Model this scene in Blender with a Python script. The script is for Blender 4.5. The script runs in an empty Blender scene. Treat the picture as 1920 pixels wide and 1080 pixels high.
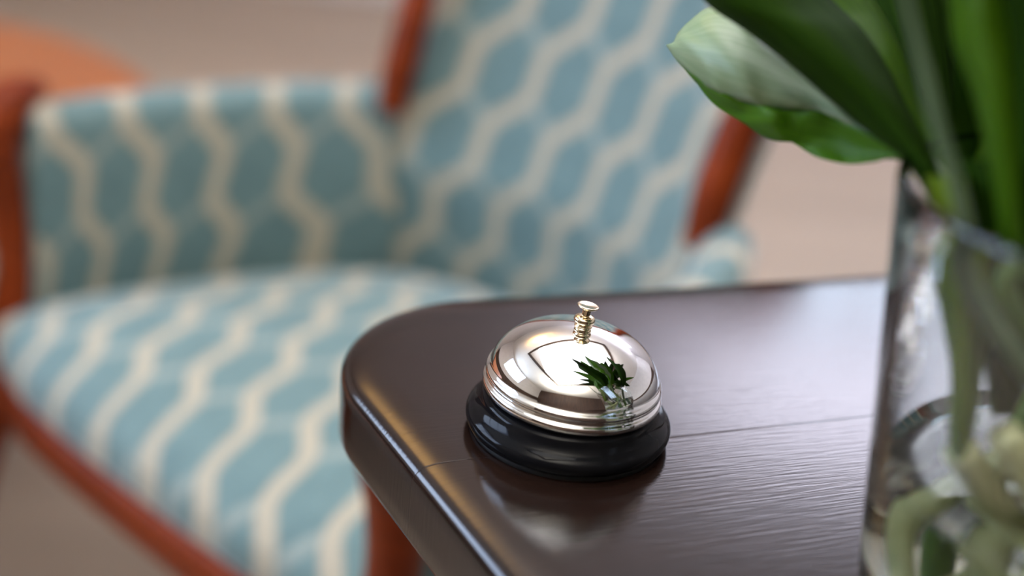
import bpy, bmesh, math, random
from mathutils import Vector, Matrix
random.seed(7)
PI = math.pi
S = bpy.context.scene
COL = S.collection

# ------------------------------------------------------------------ camera
CAM_H, F_PX, PITCH, ROLL = 1.008, 2300.0, math.radians(24), math.radians(6)
fwd = Vector((0, math.cos(PITCH), -math.sin(PITCH)))
up0 = Vector((0, math.sin(PITCH), math.cos(PITCH)))
rt = math.cos(ROLL) * Vector((1, 0, 0)) + math.sin(ROLL) * up0
up = rt.cross(fwd)
cd = bpy.data.cameras.new('camera'); cam = bpy.data.objects.new('camera', cd); COL.objects.link(cam)
CO = Vector((0, 0, CAM_H))
M = Matrix((( rt.x, up.x, -fwd.x, CO.x), (rt.y, up.y, -fwd.y, CO.y), (rt.z, up.z, -fwd.z, CO.z), (0, 0, 0, 1)))
cam.matrix_world = M
cd.sensor_width = 36.0; cd.lens = F_PX / 1920 * 36.0
cd.clip_start = 0.02; cd.clip_end = 60
cd.dof.use_dof = True; cd.dof.focus_distance = 0.490; cd.dof.aperture_fstop = 2.3
cd.dof.aperture_blades = 7; cd.dof.aperture_rotation = 0.3
S.camera = cam

# ------------------------------------------------------------------ view + world
S.view_settings.view_transform = 'Standard'; S.view_settings.look = 'None'
S.view_settings.exposure = 0.0; S.view_settings.gamma = 1.0
S.view_settings.use_curve_mapping = False
w = bpy.data.worlds.new('sky'); S.world = w; w.use_nodes = True
bg = w.node_tree.nodes['Background']
bg.inputs[0].default_value = (0.66, 0.80, 1.0, 1); bg.inputs[1].default_value = 8.0

def area(name, loc, target, sx, sy, power, col, spread=180):
    l = bpy.data.lights.new(name, 'AREA'); l.shape = 'RECTANGLE'; l.size = sx; l.size_y = sy
    l.energy = power; l.color = col; l.spread = math.radians(spread)
    o = bpy.data.objects.new(name, l); COL.objects.link(o); o.location = loc
    d = Vector(target) - Vector(loc)
    o.rotation_euler = d.to_track_quat('-Z', 'Y').to_euler()
    return o
# daylight entering the two windows, fixtureless uplights added to brighten the ceiling
area('window_daylight', (-2.92, 0.9, 1.95), (0.1, 1.1, 0.75), 2.2, 1.2, 12, (0.46, 0.62, 1.0), 90)
area('ceiling_light_panel', (0.1, 0.7, 2.83), (0.1, 0.7, 0), 2.2, 2.2, 32, (0.84, 0.89, 0.97), 150)
area('added_ceiling_wash', (0.2, 1.6, 2.2), (0.2, 1.6, 3), 1.2, 0.3, 50, (0.97, 0.92, 0.94))
area('added_ceiling_wash', (-0.4, -1.0, 2.2), (-0.4, -1.0, 3), 1.2, 0.3, 75, (1.0, 0.95, 0.86))
area('added_ceiling_wash', (1.5, 4.4, 2.45), (1.5, 4.4, 3), 1.6, 0.5, 70, (0.82, 0.80, 1.0))
area('added_ceiling_wash', (-1.05, 2.75, 2.55), (-1.05, 2.75, 3), 0.5, 0.7, 14, (1.0, 0.55, 0.16))

# ------------------------------------------------------------------ helpers
def px(x, y, d):
    'point seen at pixel x, y whose depth in front of the camera is d metres'
    return CO + (fwd * F_PX + rt * (x - 960) - up * (y - 540)) * (d / F_PX)

def link(name, me, mat, parent=None, smooth=True):
    o = bpy.data.objects.new(name, me); COL.objects.link(o)
    if mat: me.materials.append(mat)
    if smooth:
        for p in me.polygons: p.use_smooth = True
    if parent: o.parent = parent
    return o
def from_data(name, v, f, mat, parent=None, smooth=True, uv=None):
    me = bpy.data.meshes.new(name); me.from_pydata([tuple(a) for a in v], [], f); me.update()
    bm = bmesh.new(); bm.from_mesh(me)
    if uv:
        ul = bm.loops.layers.uv.new('UVMap')
        for fc in bm.faces:
            for l in fc.loops: l[ul].uv = uv[l.vert.index]
    bmesh.ops.recalc_face_normals(bm, faces=bm.faces)
    bm.to_mesh(me); bm.free()
    return link(name, me, mat, parent, smooth)
def from_bm(name, bm, mat, parent=None, smooth=True):
    me = bpy.data.meshes.new(name)
    bmesh.ops.recalc_face_normals(bm, faces=bm.faces)
    bm.to_mesh(me); bm.free()
    return link(name, me, mat, parent, smooth)
def empty(name, loc, label, cat, group=None, rz=0):
    o = bpy.data.objects.new(name, None); COL.objects.link(o)
    o.location = loc; o.rotation_euler = (0, 0, rz); o.empty_display_size = 0.05
    tag(o, label, cat, group)
    return o
def tag(o, label, cat, group=None):
    o['label'] = label; o['category'] = cat
    if group: o['group'] = group
    return o
def struct(o): o['kind'] = 'structure'; return o
def box(bm, x0, x1, y0, y1, z0, z1):
    vs = [bm.verts.new(p) for p in ((x0,y0,z0),(x1,y0,z0),(x1,y1,z0),(x0,y1,z0),(x0,y0,z1),(x1,y0,z1),(x1,y1,z1),(x0,y1,z1))]
    for f in ((0,1,2,3),(4,7,6,5),(0,4,5,1),(1,5,6,2),(2,6,7,3),(3,7,4,0)): bm.faces.new([vs[i] for i in f])
def lathe(name, prof, mat, parent=None, n=128, cap=True, smooth=True):
    v = []; f = []
    for r, z in prof:
        for i in range(n):
            a = 2*PI*i/n; v.append((r*math.cos(a), r*math.sin(a), z))
    m = len(prof)
    for j in range(m-1):
        for i in range(n):
            k = (i+1) % n
            f.append((j*n+i, j*n+k, (j+1)*n+k, (j+1)*n+i))
    if cap:
        f.append(tuple(range(n))[::-1]); f.append(tuple(range((m-1)*n, m*n)))
    return from_data(name, v, f, mat, parent, smooth)
def crom(P, t):
    n = len(P) - 1; s = min(max(t*n, 0), n - 1e-9); i = int(s); u = s - i
    p0 = P[max(i-1, 0)]; p1 = P[i]; p2 = P[i+1]; p3 = P[min(i+2, n)]
    return [0.5*((2*b) + (c-a)*u + (2*a-5*b+4*c-d)*u*u + (3*b-a-3*c+d)*u*u*u) for a, b, c, d in zip(p0, p1, p2, p3)]
def spline(P, n):
    return [crom(P, i/(n-1)) for i in range(n)]
def smooth_prof(P, n): return [tuple(a) for a in spline(P, n)]
def tube(pts, rad, name, mat, parent=None, n=40, seg=14, flat=1.0, flat_dir=None):
    'pts: control points, rad: one radius per control point'
    P = [tuple(p) + (r,) for p, r in zip(pts, rad)]
    Q = spline(P, n); v = []; f = []
    prev = None
    for i, q in enumerate(Q):
        c = Vector(q[:3]); a = Vector(Q[min(i+1, n-1)][:3]) - Vector(Q[max(i-1, 0)][:3]); a.normalize()
        if prev is None:
            x = Vector(flat_dir) if flat_dir else a.orthogonal()
        else: x = prev
        x = (x - a*x.dot(a)).normalized(); prev = x; y = a.cross(x)
        for k in range(seg):
            t = 2*PI*k/seg
            v.append(c + x*math.cos(t)*q[3] + y*math.sin(t)*q[3]*flat)
    for i in range(n-1):
        for k in range(seg):
            k2 = (k+1) % seg
            f.append((i*seg+k, i*seg+k2, (i+1)*seg+k2, (i+1)*seg+k))
    f.append(tuple(range(seg))[::-1]); f.append(tuple(range((n-1)*seg, n*seg)))
    return from_data(name, v, f, mat, parent)

# ------------------------------------------------------------------ materials
def mat(name):
    m = bpy.data.materials.new(name); m.use_nodes = True
    nt = m.node_tree; b = nt.nodes['Principled BSDF']
    return m, nt, b
def N(nt, t, **kw):
    n = nt.nodes.new(t)
    for k, v in kw.items(): setattr(n, k, v)
    return n
def math_(nt, op, a, b=None, c=None):
    n = nt.nodes.new('ShaderNodeMath'); n.operation = op
    for i, x in enumerate((a, b, c)):
        if x is None: continue
        if isinstance(x, (int, float)): n.inputs[i].default_value = x
        else: nt.links.new(x, n.inputs[i])
    return n.outputs[0]
def ramp(nt, fac, stops):
    r = nt.nodes.new('ShaderNodeValToRGB'); nt.links.new(fac, r.inputs[0])
    e = r.color_ramp.elements
    while len(e) < len(stops): e.new(0.5)
    for el, (p, c) in zip(e, stops): el.position = p; el.color = (*c, 1)
    return r.outputs[0]
def noise_mat(name, c1, c2, scale=(8, 8, 8), rough=0.6, bump=0.0, detail=4, spec=0.5, coat=0.0, coat_rough=0.05, metal=0.0):
    m, nt, b = mat(name)
    tc = N(nt, 'ShaderNodeTexCoord'); mp = N(nt, 'ShaderNodeMapping')
    nt.links.new(tc.outputs['Object'], mp.inputs[0]); mp.inputs['Scale'].default_value = scale
    nz = N(nt, 'ShaderNodeTexNoise'); nz.inputs['Scale'].default_value = 1.0; nz.inputs['Detail'].default_value = detail
    nt.links.new(mp.outputs[0], nz.inputs[0])
    nt.links.new(ramp(nt, nz.outputs[0], [(0.3, c1), (0.7, c2)]), b.inputs['Base Color'])
    b.inputs['Roughness'].default_value = rough; b.inputs['Specular IOR Level'].default_value = spec
    b.inputs['Coat Weight'].default_value = coat; b.inputs['Coat Roughness'].default_value = coat_rough
    b.inputs['Metallic'].default_value = metal
    if bump:
        bp = N(nt, 'ShaderNodeBump'); bp.inputs['Strength'].default_value = bump; bp.inputs['Distance'].default_value = 0.001
        nt.links.new(nz.outputs[0], bp.inputs['Height']); nt.links.new(bp.outputs[0], b.inputs['Normal'])
        if coat: nt.links.new(bp.outputs[0], b.inputs['Coat Normal'])
    return m

def fabric_mat():
    'woven lattice: cream zigzag lines joined by fainter ones into tall hexagons; UVs are metres / period'
    m, nt, b = mat('lattice_upholstery')
    uv = N(nt, 'ShaderNodeUVMap'); sp = N(nt, 'ShaderNodeSeparateXYZ'); nt.links.new(uv.outputs[0], sp.inputs[0])
    x, y = sp.outputs[0], sp.outputs[1]
    k = math_(nt, 'FLOOR', y); fr = math_(nt, 'FRACT', y)
    mr = N(nt, 'ShaderNodeMapRange'); mr.interpolation_type = 'SMOOTHSTEP'
    nt.links.new(fr, mr.inputs[0]); mr.inputs[1].default_value = 0.36; mr.inputs[2].default_value = 1.0
    t = mr.outputs[0]
    base = math_(nt, 'MULTIPLY_ADD', k, -0.5, x)
    def wrapd(v):
        return math_(nt, 'ABSOLUTE', math_(nt, 'SUBTRACT', math_(nt, 'FRACT', math_(nt, 'ADD', v, 0.5)), 0.5))
    def soft(d, wd, sf):
        q = N(nt, 'ShaderNodeMapRange'); q.interpolation_type = 'SMOOTHSTEP'
        nt.links.new(d, q.inputs[0]); q.inputs[1].default_value = wd+sf; q.inputs[2].default_value = wd-sf
        return q.outputs[0]
    d1 = wrapd(math_(nt, 'MULTIPLY_ADD', t, -0.5, base))
    d2 = wrapd(math_(nt, 'MULTIPLY_ADD', t, 0.5, base))
    # widen across the slanting stretches
    sl = math_(nt, 'MULTIPLY', math_(nt, 'MULTIPLY', t, math_(nt, 'SUBTRACT', 1.0, t)), 0.24)
    bold = soft(math_(nt, 'SUBTRACT', d1, sl), 0.125, 0.03)
    faint = soft(math_(nt, 'SUBTRACT', d2, sl), 0.06, 0.03)
    nz = N(nt, 'ShaderNodeTexNoise'); nz.inputs['Scale'].default_value = 3.0
    nt.links.new(uv.outputs[0], nz.inputs[0])
    g = ramp(nt, nz.outputs[0], [(0.3, (0.088, 0.155, 0.160)), (0.7, (0.118, 0.194, 0.196))])
    m1 = N(nt, 'ShaderNodeMix', data_type='RGBA'); nt.links.new(faint, m1.inputs[0]); nt.links.new(g, m1.inputs[6]); m1.inputs[7].default_value = (0.215, 0.26, 0.24, 1)
    m2 = N(nt, 'ShaderNodeMix', data_type='RGBA'); nt.links.new(bold, m2.inputs[0]); nt.links.new(m1.outputs[2], m2.inputs[6]); m2.inputs[7].default_value = (0.36, 0.322, 0.245, 1)
    nt.links.new(m2.outputs[2], b.inputs['Base Color'])
    b.inputs['Roughness'].default_value = 0.75; b.inputs['Sheen Weight'].default_value = 0.5; b.inputs['Sheen Roughness'].default_value = 0.4
    return m
FAB = fabric_mat()
CHERRY = noise_mat('cherry_wood', (0.125, 0.017, 0.003), (0.23, 0.036, 0.006), (6, 6, 30), 0.45, 0.0, spec=0.14)
ORANGE = noise_mat('orange_wood', (0.26, 0.080, 0.026), (0.33, 0.108, 0.034), (3, 14, 3), 0.4)

def leaf_mat(name, c1, c2, rough=0.35, trans=0.35, gloss=0.5, bumps=0.25):
    m, nt, b = mat(name)
    uv = N(nt, 'ShaderNodeUVMap'); mp = N(nt, 'ShaderNodeMapping'); nt.links.new(uv.outputs[0], mp.inputs[0])
    mp.inputs['Scale'].default_value = (2.2, 26, 1)
    nz = N(nt, 'ShaderNodeTexNoise'); nz.inputs['Scale'].default_value = 1.0; nz.inputs['Detail'].default_value = 5
    nt.links.new(mp.outputs[0], nz.inputs[0])
    c = ramp(nt, nz.outputs[0], [(0.3, c1), (0.72, c2)])
    nt.links.new(c, b.inputs['Base Color']); b.inputs['Roughness'].default_value = rough
    b.inputs['Specular IOR Level'].default_value = gloss
    bp = N(nt, 'ShaderNodeBump'); bp.inputs['Strength'].default_value = bumps; bp.inputs['Distance'].default_value = 0.001
    nt.links.new(nz.outputs[0], bp.inputs['Height']); nt.links.new(bp.outputs[0], b.inputs['Normal'])
    tr = N(nt, 'ShaderNodeBsdfTranslucent'); 
    hs = N(nt, 'ShaderNodeHueSaturation'); hs.inputs['Value'].default_value = 1.9; hs.inputs['Saturation'].default_value = 1.15
    nt.links.new(c, hs.inputs['Color']); nt.links.new(hs.outputs[0], tr.inputs[0])
    mx = N(nt, 'ShaderNodeMixShader'); mx.inputs[0].default_value = trans
    nt.links.new(b.outputs[0], mx.inputs[1]); nt.links.new(tr.outputs[0], mx.inputs[2])
    nt.links.new(mx.outputs[0], nt.nodes['Material Output'].inputs[0])
    return m
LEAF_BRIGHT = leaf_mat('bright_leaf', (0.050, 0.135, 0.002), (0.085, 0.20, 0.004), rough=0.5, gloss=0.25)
LEAF_SHADED = leaf_mat('shaded_leaf', (0.010, 0.030, 0.001), (0.024, 0.062, 0.002), rough=0.7, trans=0.2, gloss=0.05)  # shade on the unlit blades is put into this darker green
LEAF_PALE = leaf_mat('pale_leaf', (0.20, 0.31, 0.15), (0.36, 0.46, 0.28), rough=0.38, trans=0.2, gloss=0.7, bumps=0.4)
LEAF_MID = leaf_mat('mid_green_leaf', (0.07, 0.19, 0.006), (0.12, 0.29, 0.012), rough=0.45, trans=0.4, gloss=0.3)
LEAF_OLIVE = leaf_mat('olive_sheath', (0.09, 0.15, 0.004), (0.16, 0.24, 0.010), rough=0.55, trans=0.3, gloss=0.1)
STEM_GREEN = noise_mat('stem_green', (0.10, 0.20, 0.02), (0.20, 0.30, 0.05), (60, 60, 12), 0.4)
STEM_DARK = noise_mat('dark_green_stem', (0.025, 0.06, 0.006), (0.05, 0.10, 0.012), (60, 60, 12), 0.5)
STEM_GREY = noise_mat('grey_green_stem', (0.06, 0.11, 0.05), (0.10, 0.15, 0.08), (60, 60, 12), 0.45)
STEM_PALE = noise_mat('pale_stem_base', (0.50, 0.52, 0.20), (0.72, 0.70, 0.40), (50, 50, 14), 0.45)

def metal(name, col, rough):
    m, nt, b = mat(name); b.inputs['Base Color'].default_value = (*col, 1); b.inputs['Metallic'].default_value = 1
    nz = N(nt, 'ShaderNodeTexNoise'); nz.inputs['Scale'].default_value = 60
    mr = N(nt, 'ShaderNodeMapRange'); nt.links.new(nz.outputs[0], mr.inputs[0]); mr.inputs[3].default_value = rough*0.7; mr.inputs[4].default_value = rough*1.3
    nt.links.new(mr.outputs[0], b.inputs['Roughness'])
    return m
CHROME = metal('polished_chrome', (0.93, 0.92, 0.90), 0.035)
BRASS = metal('pale_brass', (0.86, 0.72, 0.50), 0.12)
BLACK = noise_mat('black_enamel', (0.004, 0.004, 0.005), (0.008, 0.008, 0.009), (20, 20, 20), 0.06, spec=0.10)
RUBBER = noise_mat('black_rubber', (0.006, 0.006, 0.006), (0.01, 0.01, 0.01), (90, 90, 90), 0.6)

# ------------------------------------------------------------------ room
ROOM = (-3.0, 3.4, -2.6, 5.0, 2.85)
X0, X1, Y0, Y1, ZC = ROOM
WALL = noise_mat('pale_plaster', (0.66, 0.63, 0.60), (0.72, 0.69, 0.66), (2, 2, 2), 0.8)
def wall_mat():
    m, nt, b = mat('pale_plaster_over_added_dark_band')
    tc = N(nt, 'ShaderNodeTexCoord'); sx = N(nt, 'ShaderNodeSeparateXYZ'); nt.links.new(tc.outputs['Object'], sx.inputs[0])
    st_ = math_(nt, 'GREATER_THAN', sx.outputs[2], 0.85)  # unseen dark lower band, added to darken reflections in bell base and table
    nz = N(nt, 'ShaderNodeTexNoise'); nz.inputs['Scale'].default_value = 3; nt.links.new(tc.outputs['Object'], nz.inputs[0])
    mx = N(nt, 'ShaderNodeMix', data_type='RGBA'); nt.links.new(st_, mx.inputs[0])
    nt.links.new(ramp(nt, nz.outputs[0], [(0.3, (0.05, 0.028, 0.018)), (0.7, (0.08, 0.045, 0.03))]), mx.inputs[6])
    nt.links.new(ramp(nt, nz.outputs[0], [(0.3, (0.68, 0.66, 0.64)), (0.7, (0.74, 0.72, 0.70))]), mx.inputs[7])
    nt.links.new(mx.outputs[2], b.inputs['Base Color']); b.inputs['Roughness'].default_value = 0.7
    return m
WALL = wall_mat()
PLAIN = noise_mat('pale_plaster', (0.60, 0.58, 0.58), (0.66, 0.64, 0.64), (2, 2, 2), 0.8)
WALLD = noise_mat('brown_panelling', (0.06, 0.035, 0.025), (0.10, 0.06, 0.04), (14, 14, 1), 0.6)
CEIL = noise_mat('cream_ceiling', (0.86, 0.85, 0.82), (0.90, 0.89, 0.86), (2, 2, 2), 0.85)
BEAM = noise_mat('dark_beam_wood', (0.03, 0.018, 0.012), (0.06, 0.035, 0.02), (4, 4, 20), 0.5)
FRAME = noise_mat('white_window_paint', (0.7, 0.7, 0.68), (0.78, 0.78, 0.76), (5, 5, 5), 0.5)
FLOOR = noise_mat('beige_boards', (0.31, 0.245, 0.185), (0.39, 0.31, 0.235), (0.7, 9, 1), 0.55, detail=3)
bm = bmesh.new(); box(bm, X0-.1, X1+.1, Y0-.1, Y1+.1, -0.1, 0); struct(from_bm('floor', bm, FLOOR, smooth=False))
bm = bmesh.new(); box(bm, X0-.1, X1+.1, Y0-.1, Y1+.1, ZC, ZC+.1); struct(from_bm('ceiling', bm, CEIL, smooth=False))
def wall_hole_x(name, xa, xb, m, h):          # wall across x = const with an opening h = (y0, y1, z0, z1)
    bm = bmesh.new()
    box(bm, xa, xb, Y0, h[0], 0, ZC); box(bm, xa, xb, h[1], Y1, 0, ZC)
    box(bm, xa, xb, h[0], h[1], 0, h[2]); box(bm, xa, xb, h[0], h[1], h[3], ZC)
    return struct(from_bm(name, bm, m, smooth=False))
def wall_hole_y(name, ya, yb, m, h):
    bm = bmesh.new()
    box(bm, X0, h[0], ya, yb, 0, ZC); box(bm, h[1], X1, ya, yb, 0, ZC)
    box(bm, h[0], h[1], ya, yb, 0, h[2]); box(bm, h[0], h[1], ya, yb, h[3], ZC)
    return struct(from_bm(name, bm, m, smooth=False))
LW = (-0.2, 2.0, 1.35, 2.55)
FW = (1.0, 2.6, 2.25, 2.75)
wall_hole_x('wall_left', X0-.12, X0, WALL, LW)
wall_hole_y('wall_back', Y1, Y1+.12, PLAIN, FW)
bm = bmesh.new(); box(bm, X1, X1+.12, Y0, Y1, 0, ZC); struct(from_bm('wall_right', bm, WALL, smooth=False))
bm = bmesh.new(); box(bm, X0, X1, Y0-.12, Y0, 0, ZC); struct(from_bm('wall_front', bm, WALLD, smooth=False))
def win_frame(name, axis, h, c):
    bm = bmesh.new(); t = .05
    def b2(a0, a1, z0, z1):
        if axis == 'x': box(bm, c-.03, c+.03, a0, a1, z0, z1)
        else: box(bm, a0, a1, c-.03, c+.03, z0, z1)
    b2(h[0], h[0]+t, h[2], h[3]); b2(h[1]-t, h[1], h[2], h[3])
    b2(h[0]+t, h[1]-t, h[2], h[2]+t); b2(h[0]+t, h[1]-t, h[3]-t, h[3])
    n = 3
    for i in range(1, n):
        a = h[0] + (h[1]-h[0])*i/n; b2(a-.02, a+.02, h[2]+t, h[3]-t)
    return struct(from_bm(name, bm, FRAME, smooth=False))
win_frame('window_1', 'x', LW, X0-.05)
win_frame('window_2', 'y', FW, Y1+.05)
trim_pts = [(-1.5, 1.6), (1.0, 2.5), (1.8, -0.15), (-0.7, -1.0)]
for i in range(4):
    a, b_ = Vector(trim_pts[i]), Vector(trim_pts[(i+1) % 4]); d = (b_-a).normalized(); n = Vector((-d.y, d.x))*0.05; d = d*0.05
    bm = bmesh.new()
    q = [a-d-n, b_+d-n, b_+d+n, a-d+n] if i % 2 == 0 else [a+d-n, b_-d-n, b_-d+n, a+d+n]
    lo = [bm.verts.new((p.x, p.y, ZC-.07)) for p in q]; hi = [bm.verts.new((p.x, p.y, ZC)) for p in q]
    bm.faces.new(lo); bm.faces.new(hi)
    for k in range(4): bm.faces.new((lo[k], lo[(k+1) % 4], hi[(k+1) % 4], hi[k]))
    struct(from_bm('trim_%d' % (i+1), bm, BEAM, smooth=False))

# ------------------------------------------------------------------ dark table
def dark_wood():
    m, nt, b = mat('dark_brown_lacquered_wood')
    tc = N(nt, 'ShaderNodeTexCoord'); mp = N(nt, 'ShaderNodeMapping'); nt.links.new(tc.outputs['Object'], mp.inputs[0])
    mp.inputs['Scale'].default_value = (45, 640, 60)
    nz = N(nt, 'ShaderNodeTexNoise'); nz.inputs['Scale'].default_value = 1; nz.inputs['Detail'].default_value = 4
    nt.links.new(mp.outputs[0], nz.inputs[0])
    mp2 = N(nt, 'ShaderNodeMapping'); nt.links.new(tc.outputs['Object'], mp2.inputs[0]); mp2.inputs['Scale'].default_value = (5, 60, 20)
    n2 = N(nt, 'ShaderNodeTexNoise'); n2.inputs['Scale'].default_value = 1; n2.inputs['Detail'].default_value = 3
    nt.links.new(mp2.outputs[0], n2.inputs[0])
    nt.links.new(ramp(nt, n2.outputs[0], [(0.3, (0.008, 0.004, 0.003)), (0.7, (0.014, 0.007, 0.005))]), b.inputs['Base Color'])
    bp = N(nt, 'ShaderNodeBump'); bp.inputs['Strength'].default_value = 0.12; bp.inputs['Distance'].default_value = 0.0006
    # a hairline seam between two boards
    sx = N(nt, 'ShaderNodeSeparateXYZ'); nt.links.new(tc.outputs['Object'], sx.inputs[0])
    dist = math_(nt, 'ABSOLUTE', math_(nt, 'ADD', sx.outputs[1], SEAM))
    q = N(nt, 'ShaderNodeMapRange'); nt.links.new(dist, q.inputs[0]); q.inputs[1].default_value = 0.0; q.inputs[2].default_value = 0.0005; q.inputs[3].default_value = -1.2; q.inputs[4].default_value = 0.0
    hgt = math_(nt, 'ADD', nz.outputs[0], q.outputs[0])
    nt.links.new(hgt, bp.inputs['Height']); nt.links.new(bp.outputs[0], b.inputs['Normal'])
    b.inputs['Roughness'].default_value = 0.13; b.inputs['Specular IOR Level'].default_value = 0.5
    return m
TZ = 0.75
T_ANG = math.radians(22.0)
C0 = Vector((-0.1095, 0.5320))
t1 = Vector((math.cos(T_ANG), math.sin(T_ANG)))
t2 = Vector((math.cos(math.radians(-58.7)), math.sin(math.radians(-58.7))))
def to_local(p):
    d = p - C0; return Vector((d.dot(t1), d.dot(Vector((-t1.y, t1.x)))))
SEAM = -to_local(Vector((0.0229, 0.4245))).y
DWOOD = dark_wood()
table = empty('side_table', (C0.x, C0.y, 0), 'dark brown lacquered wooden table with a rounded corner, holding the bell and the vase', 'table', rz=T_ANG)
corners = [to_local(p) for p in (C0, C0+t2*0.62, C0+t2*0.62+t1*0.9, C0+t1*0.9)]
def outline(inset, rad=0.078, n=28):
    out = []
    m = len(corners)
    for i in range(m):
        p = corners[i]; a = (corners[i-1]-p).normalized(); b = (corners[(i+1) % m]-p).normalized()
        half = math.acos(max(-1, min(1, a.dot(b))))/2
        c = p + (a+b).normalized()*(rad/math.sin(half))
        n1 = (p + a*(rad/math.tan(half)) - c); n2 = (p + b*(rad/math.tan(half)) - c)
        a1 = math.atan2(n1.y, n1.x); a2 = math.atan2(n2.y, n2.x)
        d = (a2-a1+PI) % (2*PI)-PI
        for k in range(n+1):
            t = a1+d*k/n; out.append(c+Vector((math.cos(t), math.sin(t)))*(rad-inset))
    return out
prof = [(0.012, 0.7105), (0.004, 0.7115), (0.001, 0.714), (0.0, 0.717), (0.0, 0.725), (0.0, 0.7385)]
R = 0.0075
for k in range(1, 9):
    a = math.radians(76*k/8); prof.append((R*(1-math.cos(a)), 0.7415 - 0.0 + R*math.sin(a)*0.97))
zl = prof[-1][1]; il = prof[-1][0]
for ins, z in ((0.009, .52), (0.0125, .78), (0.016, .91), (0.0195, .985), (0.0225, 1.0), (0.024, 1.0), (0.06, 1.0)):
    prof.append((ins, zl + (TZ-zl)*z if ins > il else z))
v = []; f = []
cnt = None
for ins, z in prof:
    o_ = outline(ins); cnt = len(o_); v += [(p.x, p.y, z) for p in o_]
for j in range(len(prof)-1):
    for i in range(cnt):
        k = (i+1) % cnt; f.append((j*cnt+i, j*cnt+k, (j+1)*cnt+k, (j+1)*cnt+i))
f.append(tuple(range(cnt))[::-1]); f.append(tuple(range((len(prof)-1)*cnt, len(prof)*cnt)))
from_data('tabletop', v, f, DWOOD, table)
ins0, ins1 = 0.055, 0.075
def ring(ins): return outline(ins, 0.078, 8)
oA, oB = ring(ins0), ring(ins1); c_ = len(oA)
v = [(p.x, p.y, z) for z in (0.64, 0.7108) for p in oA] + [(p.x, p.y, z) for z in (0.64, 0.7108) for p in oB]
f = []
for i in range(c_):
    k = (i+1) % c_
    f += [(i, k, c_+k, c_+i), (2*c_+i, 3*c_+i, 3*c_+k, 2*c_+k), (i, 2*c_+i, 2*c_+k, k), (c_+i, c_+k, 3*c_+k, 3*c_+i)]
from_data('apron', v, f, DWOOD, table)
cen = sum(corners, Vector((0, 0)))/4
for c in corners:
    p = c + (cen-c).normalized()*0.12
    bm = bmesh.new()
    for (z, hw) in ((0.0, .016), (0.64, .024), (0.7108, .024)):
        for sx, sy in ((-1,-1), (1,-1), (1,1), (-1,1)): bm.verts.new((p.x+sx*hw, p.y+sy*hw, z))
    bm.verts.ensure_lookup_table(); V_ = bm.verts
    for j in (0, 4):
        for i in range(4): bm.faces.new((V_[j+i], V_[j+(i+1) % 4], V_[j+4+(i+1) % 4], V_[j+4+i]))
    bm.faces.new(V_[0:4]); bm.faces.new(V_[8:12])
    bmesh.ops.bevel(bm, geom=bm.edges[:], offset=.003, segments=2, affect='EDGES')
    from_bm('leg', bm, DWOOD, table)

# ------------------------------------------------------------------ bell
bell = empty('service_bell', (0.0286, 0.4428, TZ), 'silver domed service bell on a black base, standing on the dark table', 'bell')
lathe('base', [(0.0, 0.0013)] and smooth_prof([(0.0385, 0.0028), (0.0405, 0.0026), (0.0419, 0.0036), (0.0425, 0.0058), (0.0421, 0.0078), (0.0408, 0.0094), (0.0390, 0.0110), (0.0374, 0.0132), (0.0362, 0.0156), (0.0340, 0.0170), (0.0300, 0.0176)], 60), BLACK, bell, 160)
lathe('foot_ring', [(0.0380, 0.0001), (0.0400, 0.0001), (0.0402, 0.0010), (0.0402, 0.0030), (0.0380, 0.0030)], RUBBER, bell, 128)
dome = [(0.0335, 0.0185), (0.0352, 0.0180), (0.0364, 0.0186), (0.0369, 0.0200), (0.0366, 0.0214), (0.0357, 0.0222), (0.0354, 0.0230), (0.0359, 0.0239), (0.0362, 0.0249), (0.0358, 0.0261), (0.0349, 0.0270)]
za, zb, ra = 0.0262, 0.0470, 0.0344
P_ = smooth_prof(dome, 60)[:-1]
for k in range(3, 60):
    a = (PI/2)*k/60
    e = 2/2.12
    P_.append((ra*math.cos(a)**1.06, za+(zb-za)*math.sin(a)))
P_ = P_[:-1] + [(0.0012, zb-0.00001)]
dm = lathe('dome', P_, CHROME, bell, 192)
TL = math.radians(2.2); dm.rotation_euler = (0, TL, 0); dm.location = (0.021*(-math.sin(TL)), 0, 0.021*(1-math.cos(TL)))
st = [(0.0030, zb-.0006), (0.0036, zb+.0003), (0.0037, zb+.0010), (0.0031, zb+.0015), (0.0033, zb+.0019), (0.0041, zb+.0027), (0.0043, zb+.0036), (0.0039, zb+.0045), (0.0029, zb+.0051), (0.0020, zb+.0053)]
nut = lathe('striker_nut', smooth_prof(st, 60), BRASS, bell, 64); nut.location = (-0.0012, 0, 0.0002); nut.rotation_euler = (0, math.radians(3.0), 0)
kn = lathe('push_button', smooth_prof([(0.0017, 0), (0.0017, .0020), (0.0017, .0044), (0.0018, .0054), (0.0026, .0059), (0.0040, .0063), (0.0044, .0067), (0.0043, .0071), (0.0036, .0072), (0.0010, .0069)], 50), BRASS, bell, 64)
kn.location = (0.0014, 0, zb+.0027); kn.rotation_euler = (math.radians(-3), math.radians(7), 0)

# ------------------------------------------------------------------ armchair
CA = math.radians(225)
chair = empty('armchair', (0.0, 1.18, 0), 'low armchair in teal fabric with a cream lattice pattern and a cherry wood frame', 'armchair', rz=CA)
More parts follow.
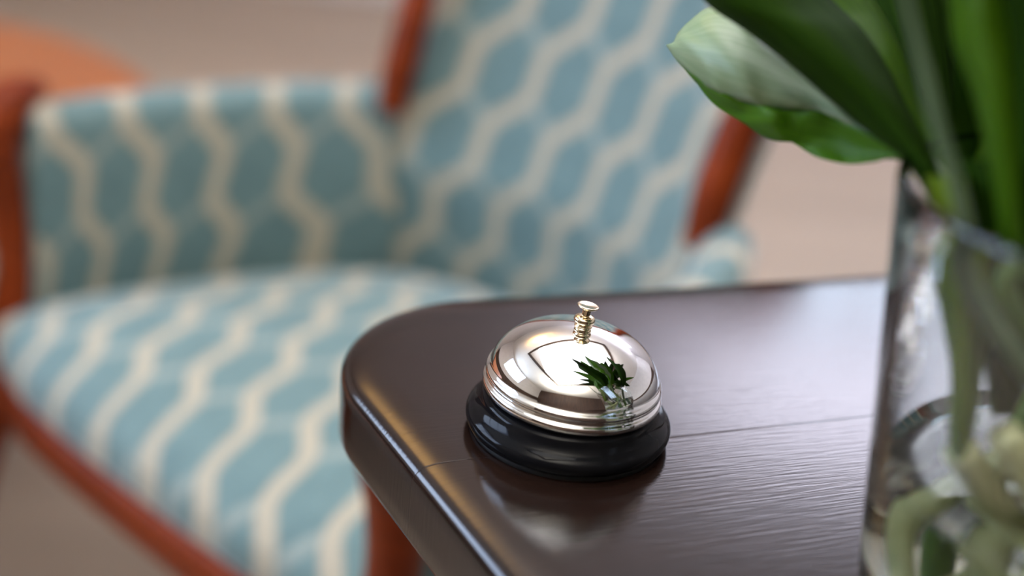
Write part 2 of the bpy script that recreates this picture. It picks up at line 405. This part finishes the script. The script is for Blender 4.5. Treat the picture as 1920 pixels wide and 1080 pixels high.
# local x = forward (u), local y = -v : A side (far arm) is local -y ... use helper L(u, v, z)
def L(u, vv, z): return (u, -vv, z)
WP, RP = 0.080, 0.092
def shell(name, inner, t_vec_fn, thick, mat_, parent, uvf, nrow=24, ncol=60):
    'inner: fn(s, t) -> point, t_vec_fn(s) -> outward direction; closed slab with a rounded top'
    v = []; f = []; uv = []
    rows = []
    H = nrow
    for i in range(ncol+1):
        s = i/ncol; o_ = t_vec_fn(s)
        line = []; uvl = []
        for j in range(H+1):
            t = j/H; line.append(inner(s, t)); uvl.append(uvf(s, t))
        top = line[-1]; r = thick/2
        tu = uvl[-1]
        upv = (line[-1]-line[-2]).normalized()
        for k in range(1, 13):
            a = PI*k/12
            line.append(top + o_*(r*(1-math.cos(a))) + upv*(r*math.sin(a))); uvl.append((tu[0], tu[1] + r*a/RP))
        base_t = uvl[-1][1]
        for j in range(1, H+1):
            t = 1-j/H
            line.append(inner(s, t) + o_*thick); uvl.append((tu[0], base_t + (inner(s, 1)-inner(s, t)).length/RP))
        rows.append((line, uvl))
    m = len(rows[0][0])
    for line, uvl in rows: v += line; uv += uvl
    for i in range(ncol):
        for j in range(m-1):
            f.append((i*m+j, (i+1)*m+j, (i+1)*m+j+1, i*m+j+1))
        f.append((i*m+m-1, (i+1)*m+m-1, (i+1)*m, i*m))
    f.append(tuple(range(m))[::-1]); f.append(tuple(range(ncol*m, (ncol+1)*m)))
    return from_data(name, v, f, mat_, parent, uv=uv)

def arm(sgn):
    nar = 0.0 if sgn > 0 else 0.055
    top = [(-0.005, .222), (0.055, .268), (0.135, .302), (0.248, .328), (0.362, .330)]
    bot = [(-0.010, .215), (0.128, .278), (0.234, .305), (0.32, .318), (0.385, .318)]
    top = [(u_, v_-nar*(u_+.01)/.37) for u_, v_ in top]; bot = [(u_, v_-nar*(u_+.01)/.37) for u_, v_ in bot]
    arc = [0.0]
    for i in range(200):
        a, b = crom(top, i/200), crom(top, (i+1)/200); arc.append(arc[-1] + math.hypot(a[0]-b[0], a[1]-b[1]))
    def inner(s, t):
        a = crom(top, s); b = crom(bot, s)
        bulge = 0.010*math.sin(PI*t)
        u = b[0]+(a[0]-b[0])*t; vv = b[1]+(a[1]-b[1])*t - bulge
        return Vector(L(u, vv*sgn, 0.36 + (0.612-0.36)*t - 0.012*s*t))
    def outw(s):
        a = crom(top, max(0, s-.02)); b = crom(top, min(1, s+.02))
        d = Vector((b[0]-a[0], b[1]-a[1])).normalized(); n = Vector((-d.y, d.x))
        return Vector(L(n.x, n.y*sgn, 0))
    ln = 0.395
    return shell('arm_pad', inner, outw, 0.052, FAB, chair, lambda s, t: (arc[int(round(s*200))]/WP + 0.30, -(1-t)*0.25/RP - 0.12), 20, 50)
arm(1); arm(-1)
# back: tub curve, reclining; inner face faces +u
def back_in(s, t):
    vv = 0.222*(1-2*s)*(1 + 0.06*t)
    u = -0.075 + 0.075*(vv/0.235)**2 + 0.012*math.sin(PI*t)
    z = 0.36 + t*(0.96-0.36)
    u -= 0.34*max(0, z-0.55) + 0.10*(z-0.36)*0.3
    z += 0.05*t*t*t*(1-(1-2*s)**2)
    return Vector(L(u, vv, z))
shell('back_pad', back_in, lambda s: Vector((-1, 0, 0.15)).normalized(), 0.030, FAB, chair, lambda s, t: ((s*0.47)/0.081 - 0.19, t*0.64/0.086 - 0.66), 40, 50)
# seat cushion
def seat_outline(n=96):
    half = [(-0.085, 0.0), (-0.06, 0.10), (-0.005, 0.20), (0.10, 0.262), (0.22, 0.300), (0.33, 0.322), (0.385, 0.325), (0.410, 0.300), (0.420, 0.235), (0.428, 0.12), (0.430, 0.0)]
    Pn = spline(half, n//2+1)
    Q = [(p[0], p[1]) for p in Pn] + [(p[0], -p[1]) for p in Pn[-2:0:-1]]
    return [(u + 0.10*max(-.2, min(.2, v_))*max(0, u)/.44, v_ - (0.05*u/.4 if v_ < -.15 and u > 0 else 0)*-min(0, v_+.15)/.17*-1) for u, v_ in Q]
so = seat_outline(); cs = (0.20, 0.0); ns = len(so)
v = []; f = []; uv = []
AX = math.radians(-5)
def seat_uv(u, vv):
    # fabric runs front to back, turned a little on the seat
    a = u*math.cos(AX) - vv*math.sin(AX); b = u*math.sin(AX) + vv*math.cos(AX)
    return (3.861*u + 14.058*vv + -1.591, -10.926*u + 2.476*vv + 4.423)
rings = []
for (k, z) in ((0.97, 0.382), (1.0, 0.388), (1.006, 0.398), (1.0, 0.408), (0.985, 0.418), (0.955, 0.426), (0.90, 0.436), (0.80, 0.447), (0.65, 0.456), (0.45, 0.462), (0.22, 0.465)):
    for (u, vv) in so:
        p = (cs[0]+(u-cs[0])*k, vv*k); v.append(L(p[0], p[1], z)); uv.append(seat_uv(*p) if k < 1 or z > .39 else seat_uv(p[0], p[1]))
v.append(L(cs[0], 0, 0.466)); uv.append(seat_uv(*cs))
nr = 11
for j in range(nr-1):
    for i in range(ns):
        k = (i+1) % ns; f.append((j*ns+i, j*ns+k, (j+1)*ns+k, (j+1)*ns+i))
for i in range(ns): f.append(((nr-1)*ns+i, (nr-1)*ns+(i+1) % ns, nr*ns))
f.append(tuple(range(ns))[::-1])
from_data('seat', v, f, FAB, chair, uv=uv)
# seat rail: a moulded wooden band under the cushion
v = []; f = []
rp = [(0.93, 0.335), (0.995, 0.334), (1.012, 0.340), (1.022, 0.351), (1.018, 0.362), (1.022, 0.372), (1.016, 0.380), (0.99, 0.384), (0.93, 0.384)]
for (k, z) in rp:
    for (u, vv) in so: v.append(L(cs[0]+(u-cs[0])*k, vv*k, z))
m = len(rp)
for j in range(m):
    j2 = (j+1) % m
    for i in range(ns):
        k = (i+1) % ns; f.append((j*ns+i, j*ns+k, j2*ns+k, j2*ns+i))
from_data('seat_rail', v, f, CHERRY, chair)
for s in (1, -0.86):
    tube([L(.335, .372*s, .640), L(.375, .362*s, .628), L(.395, .352*s, .59), L(.388, .350*s, .53), L(.385, .345*s, .46), L(.400, .338*s, .40), L(.408, .330*s, .345)],
         [.012, .030, .030, .025, .024, .028, .030], 'arm_post', CHERRY, chair, 40, 16, 0.85)
    tube([L(.412, .326*s, .350), L(.440, .335*s, .27), L(.468, .338*s, .15), L(.480, .340*s, .05), L(.482, .340*s, .0)],
         [.030, .026, .020, .016, .019], 'leg', CHERRY, chair, 30, 14)
    tube([L(-.02, .20*s, .345), L(-.05, .205*s, .22), L(-.11, .21*s, .08), L(-.15, .215*s, .0)],
         [.024, .022, .018, .016], 'leg', CHERRY, chair, 24, 12)
bf = []
for s in (1, -1):
    pass
left = [(-0.004, .226, .612), (-.012, .226, .66), (-.030, .228, .72), (-.058, .236, .80), (-.088, .246, .88), (-.115, .240, .945)]
arch = [(-.135, .20, .985), (-.165, .11, 1.02), (-.18, 0, 1.03)]
pts = left + arch + [(a, -b, c) for a, b, c in reversed(left+arch[:-1])]
tube([L(*p) for p in pts], [.016, .019] + [.019]*(len(pts)-4) + [.019, .016], 'back_frame', CHERRY, chair, 120, 16, 1.0)

# ------------------------------------------------------------------ round table behind
rtab = empty('round_table', (-1.085, 1.44, 0), 'round orange-brown wooden table behind the armchair', 'table')
lathe('tabletop', smooth_prof([(0.585, .470), (0.602, .474), (0.610, .484), (0.606, .495), (0.590, .500), (0.55, .5002)], 30), ORANGE, rtab, 128)
lathe('pedestal', smooth_prof([(.22, 0), (.22, .02), (.10, .05), (.045, .10), (.04, .25), (.055, .38), (.12, .4695)], 40), ORANGE, rtab, 48)

# ------------------------------------------------------------------ glass vase
def glass(name, ior, col=(1, 1, 1), rough=0.0):
    m, nt, b = mat(name)
    nt.nodes.remove(b)
    g = N(nt, 'ShaderNodeBsdfGlass'); g.inputs['IOR'].default_value = ior; g.inputs['Color'].default_value = (*col, 1); g.inputs['Roughness'].default_value = rough
    nt.links.new(g.outputs[0], nt.nodes['Material Output'].inputs[0])
    return m
GLASS = glass('clear_glass', 1.48, (0.97, 0.985, 0.98)); WATER = glass('water', 1.33, (0.96, 0.97, 0.93))
VC = (0.188, 0.341)
vase = empty('glass_vase', (VC[0], VC[1], TZ), 'clear thick-walled glass vase of water, standing on the dark table at the right', 'vase')
def wt(z): return 0.0047 if z < .10 else 0.0047 - 0.0017*(z-.10)/.05
def wall_r(z): return 0.0592 + (0.078-0.0592)*((z)/0.152)
outp = [(0.052, 0.0002), (0.0575, 0.0006), (0.0592, 0.003)] + [(wall_r(z), z) for z in (0.02, 0.04, 0.06, 0.08, 0.10, 0.12, 0.14, 0.149)]
lip = [(0.0774, 0.1508), (0.0763, 0.1518), (0.0752, 0.1514), (0.0747, 0.149)]
inn = [(wall_r(z)-wt(z), z) for z in (0.14, 0.12, 0.10, 0.08, 0.06, 0.04, 0.022)] + [(0.053, 0.0145), (0.045, 0.0125), (0.004, 0.012)]
lathe('body', outp+lip+inn, GLASS, vase, 160)
wz = 0.0575
wp = [(0.004, 0.0122), (0.0452, 0.0127), (0.0531, 0.0147)] + [(wall_r(z)-0.0046, z) for z in (0.022, 0.04, wz-.001)] + [(wall_r(wz)-0.0047, wz), (0.05, wz-.0003), (0.004, wz-.0003)]
lathe('water', wp, WATER, vase, 160)

# ------------------------------------------------------------------ leafy stems
def leaf(name, eA, mid, eB, m, parent, n=56, cross=7, wob=0.0, thick=0.0005):
    'three edge curves of (pixel x, pixel y, depth) turned into a curved blade with thickness'
    A = spline([tuple(px(*p)) for p in eA], n); Mi = spline([tuple(px(*p)) for p in mid], n); B = spline([tuple(px(*p)) for p in eB], n)
    v = []; f = []; uv = []
    for i in range(n):
        a, c, b = Vector(A[i]), Vector(Mi[i]), Vector(B[i])
        for k in range(2*cross+1):
            t = k/(2*cross)
            p = a*(2*(t-.5)*(t-1)) + c*(4*t*(1-t)) + b*(2*t*(t-.5))
            if wob: p = p + fwd*(wob*math.sin(i*0.55+k*0.4)*math.sin(PI*i/n)*abs(t-.5)*2)
            v.append(p); uv.append((i/n, t))
    w_ = 2*cross+1
    for i in range(n-1):
        for k in range(w_-1): f.append((i*w_+k, i*w_+k+1, (i+1)*w_+k+1, (i+1)*w_+k))
    o = from_data(name, [Vector(q)-parent.location for q in v], f, m, parent, uv=uv)
    sd = o.modifiers.new('thickness', 'SOLIDIFY'); sd.thickness = thick; sd.offset = 0
    return o
GRP = 'cut leafy stems in the vase'
def stalk(label, loc): return empty('leafy_stem', loc, label, 'stem', GRP)
def stem(parent, pts, rad, m, name='stem', flat=1.0):
    return tube([Vector(p)-parent.location for p in pts], rad, name, m, parent, 40, 14, flat)
Z = TZ
# a: the pale drooping leaf pointing left
s1 = stalk('leafy stem whose broad pale leaf tip droops out to the left over the table', (0.170, 0.355, Z+.016))
fold = [(1251,86,.470), (1275,118,.462), (1318,155,.452), (1352,176,.446), (1395,190,.442), (1445,203,.438), (1505,206,.434), (1560,218,.428), (1620,248,.420), (1700,290,.404), (1780,350,.390), (1806,404,.385)]
leaf('leaf', [(1250,85,.470), (1260,91,.469), (1268,104,.468), (1300,150,.462), (1345,198,.456), (1400,235,.450), (1450,262,.444), (1492,270,.438), (1535,296,.432), (1590,306,.424), (1640,303,.416), (1690,291,.406), (1800,400,.385)],
     [(1250,85,.470), (1271,112,.466), (1308,154,.460), (1348,190,.453), (1396,216,.447), (1443,226,.436), (1482,243,.436), (1540,258,.434), (1598,280,.426), (1660,288,.414), (1740,325,.398), (1802,402,.385)],
     fold, LEAF_MID, s1, 80, 6, 0.0015)
leaf('turned_leaf_underside', fold,
     [(1250,85,.470), (1266,88,.463), (1300,92,.452), (1338,100,.444), (1385,112,.438), (1440,135,.436), (1502,158,.434), (1560,188,.430), (1620,222,.424), (1690,262,.408), (1780,345,.391), (1808,406,.385)],
     [(1250,85,.470), (1263,80,.469), (1272,62,.468), (1292,42,.466), (1330,14,.462), (1380,20,.460), (1440,50,.458), (1500,100,.454), (1560,150,.446), (1620,190,.436), (1720,270,.408), (1790,340,.392), (1812,408,.385)],
     LEAF_PALE, s1, 80, 8, 0.0015)
stem(s1, [px(1798,396,.387), px(1800,520,.385), (0.172, 0.352, Z+.10), (0.165, 0.352, Z+.05), (0.170, 0.355, Z+.016)], [.003, .0045, .005, .0045, .004], STEM_GREEN)
s2 = stalk('leafy stem with a wide shade-darkened green blade slanting up across the pale leaf', (0.200, 0.330, Z+.016))
leaf('leaf', [(1240,-110,.43), (1320,0,.425), (1400,58,.42), (1480,120,.415), (1560,190,.41), (1630,250,.40), (1700,305,.39), (1760,400,.37)],
     [(1330,-120,.405), (1420,0,.40), (1500,50,.395), (1570,110,.39), (1640,180,.385), (1700,260,.38), (1745,330,.375), (1772,405,.37)],
     [(1440,-120,.43), (1560,0,.425), (1620,60,.42), (1665,130,.415), (1700,200,.405), (1735,265,.395), (1762,330,.385), (1784,408,.37)],
     LEAF_SHADED, s2)
stem(s2, [px(1772,404,.37), px(1800,560,.372), (0.190, 0.335, Z+.08), (0.200, 0.330, Z+.016)], [.003, .004, .0045, .004], STEM_GREEN)
s3 = stalk('leafy stem with a bright green blade showing behind the wide dark one at the top', (0.215, 0.350, Z+.016))
leaf('leaf', [(1400,-120,.46), (1455,-10,.455), (1520,40,.45), (1590,100,.44), (1650,180,.43), (1720,290,.41), (1790,400,.395)],
     [(1480,-120,.44), (1540,0,.435), (1590,50,.43), (1640,110,.42), (1690,190,.415), (1745,290,.405), (1800,402,.395)],
     [(1560,-120,.46), (1640,0,.455), (1670,50,.45), (1700,110,.44), (1730,190,.43), (1775,290,.41), (1815,404,.395)],
     LEAF_BRIGHT, s3)
stem(s3, [px(1803,402,.395), px(1840,560,.393), (0.205, 0.35, Z+.07), (0.215, 0.350, Z+.016)], [.003, .004, .0045, .004], STEM_GREEN)
# narrow grey-green stalk close to the camera
s4 = stalk('slender grey-green stem curving up through the middle of the dark leaves', (0.185, 0.315, Z+.016))
stem(s4, [px(1690,-40,.315), px(1715,60,.318), px(1738,150,.32), px(1760,240,.322), px(1790,340,.325), px(1812,430,.33), px(1835,560,.345), (0.19, 0.32, Z+.06), (0.185, 0.315, Z+.016)],
     [.0010, .0013, .0017, .0019, .0021, .0024, .003, .0035, .0035], STEM_GREY)
s5 = stalk('leafy stem with a tall bright green blade rising at the right edge', (0.225, 0.325, Z+.016))
leaf('leaf', [(1750,-120,.36), (1778,0,.355), (1788,80,.35), (1822,170,.348), (1850,280,.345), (1872,400,.345), (1890,520,.35)],
     [(1800,-120,.335), (1830,0,.33), (1845,80,.33), (1865,170,.33), (1880,280,.333), (1893,400,.338), (1903,520,.35)],
     [(1860,-120,.35), (1885,0,.345), (1900,80,.345), (1905,170,.343), (1912,280,.343), (1916,400,.345), (1916,520,.35)],
     LEAF_BRIGHT, s5)
stem(s5, [px(1903,515,.35), px(1905,600,.355), (0.215, 0.325, Z+.06), (0.225, 0.325, Z+.016)], [.003, .004, .0045, .004], STEM_DARK)
s6 = stalk('leafy stem with a dark green blade cut off by the right edge of the photo', (0.235, 0.34, Z+.016))
leaf('leaf', [(1870,-120,.375), (1895,0,.37), (1905,100,.37), (1905,220,.37), (1908,350,.37), (1915,520,.375)],
     [(1960,-120,.35), (1975,0,.35), (1985,100,.35), (1975,220,.355), (1960,350,.36), (1930,520,.375)],
     [(2060,-120,.375), (2070,0,.37), (2080,100,.37), (2060,220,.37), (2010,350,.37), (1950,520,.375)],
     LEAF_SHADED, s6)
stem(s6, [px(1930,515,.375), px(1935,620,.378), (0.23, 0.34, Z+.05), (0.235, 0.34, Z+.016)], [.003, .004, .0045, .004], STEM_DARK)
s7 = stalk('leafy stem with broad shaded leaves filling the back of the bunch', (0.205, 0.372, Z+.016))
leaf('leaf', [(1560,-120,.50), (1600,0,.49), (1640,110,.48), (1690,220,.465), (1740,330,.45), (1800,440,.43)],
     [(1690,-120,.48), (1720,0,.47), (1740,110,.46), (1760,220,.45), (1790,330,.44), (1820,440,.43)],
     [(1830,-120,.50), (1850,0,.49), (1850,110,.48), (1845,220,.465), (1845,330,.45), (1840,440,.43)],
     LEAF_SHADED, s7)
leaf('leaf', [(1760,-120,.48), (1780,0,.47), (1790,110,.46), (1800,220,.45), (1815,330,.43), (1830,440,.42)],
     [(1880,-120,.46), (1890,0,.45), (1890,110,.44), (1885,220,.435), (1875,330,.425), (1860,440,.42)],
     [(2000,-120,.48), (2000,0,.47), (1990,110,.46), (1970,220,.45), (1930,330,.43), (1890,440,.42)],
     LEAF_SHADED, s7)
stem(s7, [px(1830,436,.428), px(1850,560,.42), (0.20, 0.365, Z+.07), (0.205, 0.372, Z+.016)], [.003, .004, .0045, .004], STEM_DARK)
# the sheath seen through the vase front, and the fat pale stalk
s8 = stalk('stem with a long folded olive green sheath hanging down to the water', (0.155, 0.335, Z+.016))
leaf('leaf', [(1735,330,.375), (1742,400,.372), (1748,500,.37), (1770,600,.368), (1788,700,.366), (1786,800,.365), (1792,860,.365)],
     [(1775,330,.355), (1785,400,.352), (1795,500,.35), (1810,600,.35), (1815,700,.352), (1810,800,.355), (1808,860,.36)],
     [(1815,330,.37), (1830,400,.37), (1850,500,.37), (1860,600,.368), (1845,700,.366), (1832,800,.365), (1822,860,.365)],
     LEAF_OLIVE, s8)
stem(s8, [px(1808,840,.362), (0.168, 0.33, Z+.04), (0.155, 0.335, Z+.016)], [.005, .006, .006], STEM_PALE)
s9 = stalk('stem with a nearly black green blade standing inside the vase near the right edge', (0.20, 0.31, Z+.016))
leaf('leaf', [(1800,300,.375), (1820,400,.372), (1842,500,.37), (1852,600,.37), (1850,700,.372), (1860,780,.375)],
     [(1860,300,.36), (1880,400,.358), (1900,500,.355), (1900,600,.355), (1888,700,.36), (1880,780,.37)],
     [(1920,300,.375), (1950,400,.372), (1970,500,.37), (1960,600,.37), (1930,700,.372), (1902,780,.375)],
     LEAF_SHADED, s9)
stem(s9, [px(1886,810,.357), (0.192, 0.315, Z+.035), (0.20, 0.31, Z+.016)], [.005, .006, .006], STEM_PALE)
for (lab, pts, rad) in (
    ('pale yellow-green stem lying bent over along the vase bottom at the left', [(0.150, 0.300, Z+.018), (0.139, 0.315, Z+.022), (0.138, 0.330, Z+.034), (0.150, 0.345, Z+.045), (0.175, 0.35, Z+.075), (0.20, 0.352, Z+.13)], [.005, .0055, .0055, .005, .0045, .003]),
    ('pale cut stem crossing low in the water behind the folded sheath', [(0.152, 0.335, Z+.05), (0.172, 0.320, Z+.036), (0.20, 0.305, Z+.024), (0.225, 0.30, Z+.018)], [.003, .0045, .005, .005]),
    ('pale cut stem leaning right in the water, ending near the vase bottom', [(0.185, 0.30, Z+.018), (0.198, 0.318, Z+.036), (0.212, 0.335, Z+.06), (0.222, 0.352, Z+.12)], [.0055, .005, .0045, .003])):
    o = empty('cut_stem', pts[0], lab, 'stem', 'bare stem ends in the water')
    stem(o, pts, rad, STEM_PALE)

def free_leaf(parent, base, tip, width, m, droop=0.02):
    'a blade from base to tip in world space, curved outwards and cupped'
    b, t = Vector(base), Vector(tip); ax = (t-b); ln = ax.length; ax.normalize()
    side = ax.cross(Vector((0, 0, 1))).normalized(); nrm = side.cross(ax).normalized()
    v = []; f = []; uv = []; n = 30; w_ = 9
    for i in range(n):
        q = i/(n-1); hw = width*0.5*(math.sin(PI*min(1, q**0.8))**0.75 if 0 < q < 1 else 0.0) + 0.0008
        c = b + ax*ln*q + nrm*(math.sin(PI*q)*ln*0.12) - Vector((0, 0, droop*q*q))
        for k in range(w_):
            u = k/(w_-1)*2-1
            v.append(c + side*hw*u + nrm*(abs(u)**1.5*hw*0.35)); uv.append((q, k/(w_-1)))
    for i in range(n-1):
        for k in range(w_-1): f.append((i*w_+k, i*w_+k+1, (i+1)*w_+k+1, (i+1)*w_+k))
    o = from_data('leaf', [p-parent.location for p in v], f, m, parent, uv=uv)
    sd = o.modifiers.new('thickness', 'SOLIDIFY'); sd.thickness = 0.0005; sd.offset = 0
top7 = px(1830, 436, .428); top6 = px(1935, 520, .375); top3 = px(1803, 402, .395)
free_leaf(s7, top7, (0.30, 0.50, 1.06), 0.050, LEAF_SHADED)
free_leaf(s7, top7, (0.235, 0.47, 1.12), 0.050, LEAF_SHADED)
free_leaf(s7, top7, (0.40, 0.44, 1.00), 0.045, LEAF_SHADED)
free_leaf(s6, top6, (0.36, 0.30, 1.06), 0.045, LEAF_SHADED)
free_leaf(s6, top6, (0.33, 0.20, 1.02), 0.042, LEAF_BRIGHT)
free_leaf(s6, top6, (0.26, 0.36, 1.16), 0.045, LEAF_SHADED)
free_leaf(s3, top3, (0.34, 0.38, 1.10), 0.045, LEAF_BRIGHT)

rnd = random.Random(11)
def in_view(p):
    d = p - CO; w_ = d.dot(fwd)
    if w_ < 0.05: return False
    x = 960 + F_PX*d.dot(rt)/w_; y = 540 - F_PX*d.dot(up)/w_
    return -60 < x < 1600 and -60 < y < 1140
made = 0; owners = [s2, s3, s5, s7, s8, s9, s6, s4, s1]
while made < 26:
    az = rnd.uniform(0, 2*PI); el = math.radians(rnd.uniform(15, 75)); ln = rnd.uniform(.14, .24)
    base = Vector((.20 + .03*math.cos(az), .345 + .03*math.sin(az), rnd.uniform(.925, .975)))
    tip = base + Vector((math.cos(az)*math.cos(el), math.sin(az)*math.cos(el), math.sin(el)))*ln
    wd = rnd.uniform(.032, .048)
    if any(in_view(base + (tip-base)*q + Vector((a, b, c_))) for q in (0.2, .5, .8, 1) for a in (-.03, .03) for b in (-.03, .03) for c_ in (-.04, .02)): continue
    free_leaf(owners[made % 9], base, tip, wd, LEAF_BRIGHT if made % 3 == 0 else LEAF_SHADED, 0.03)
    made += 1
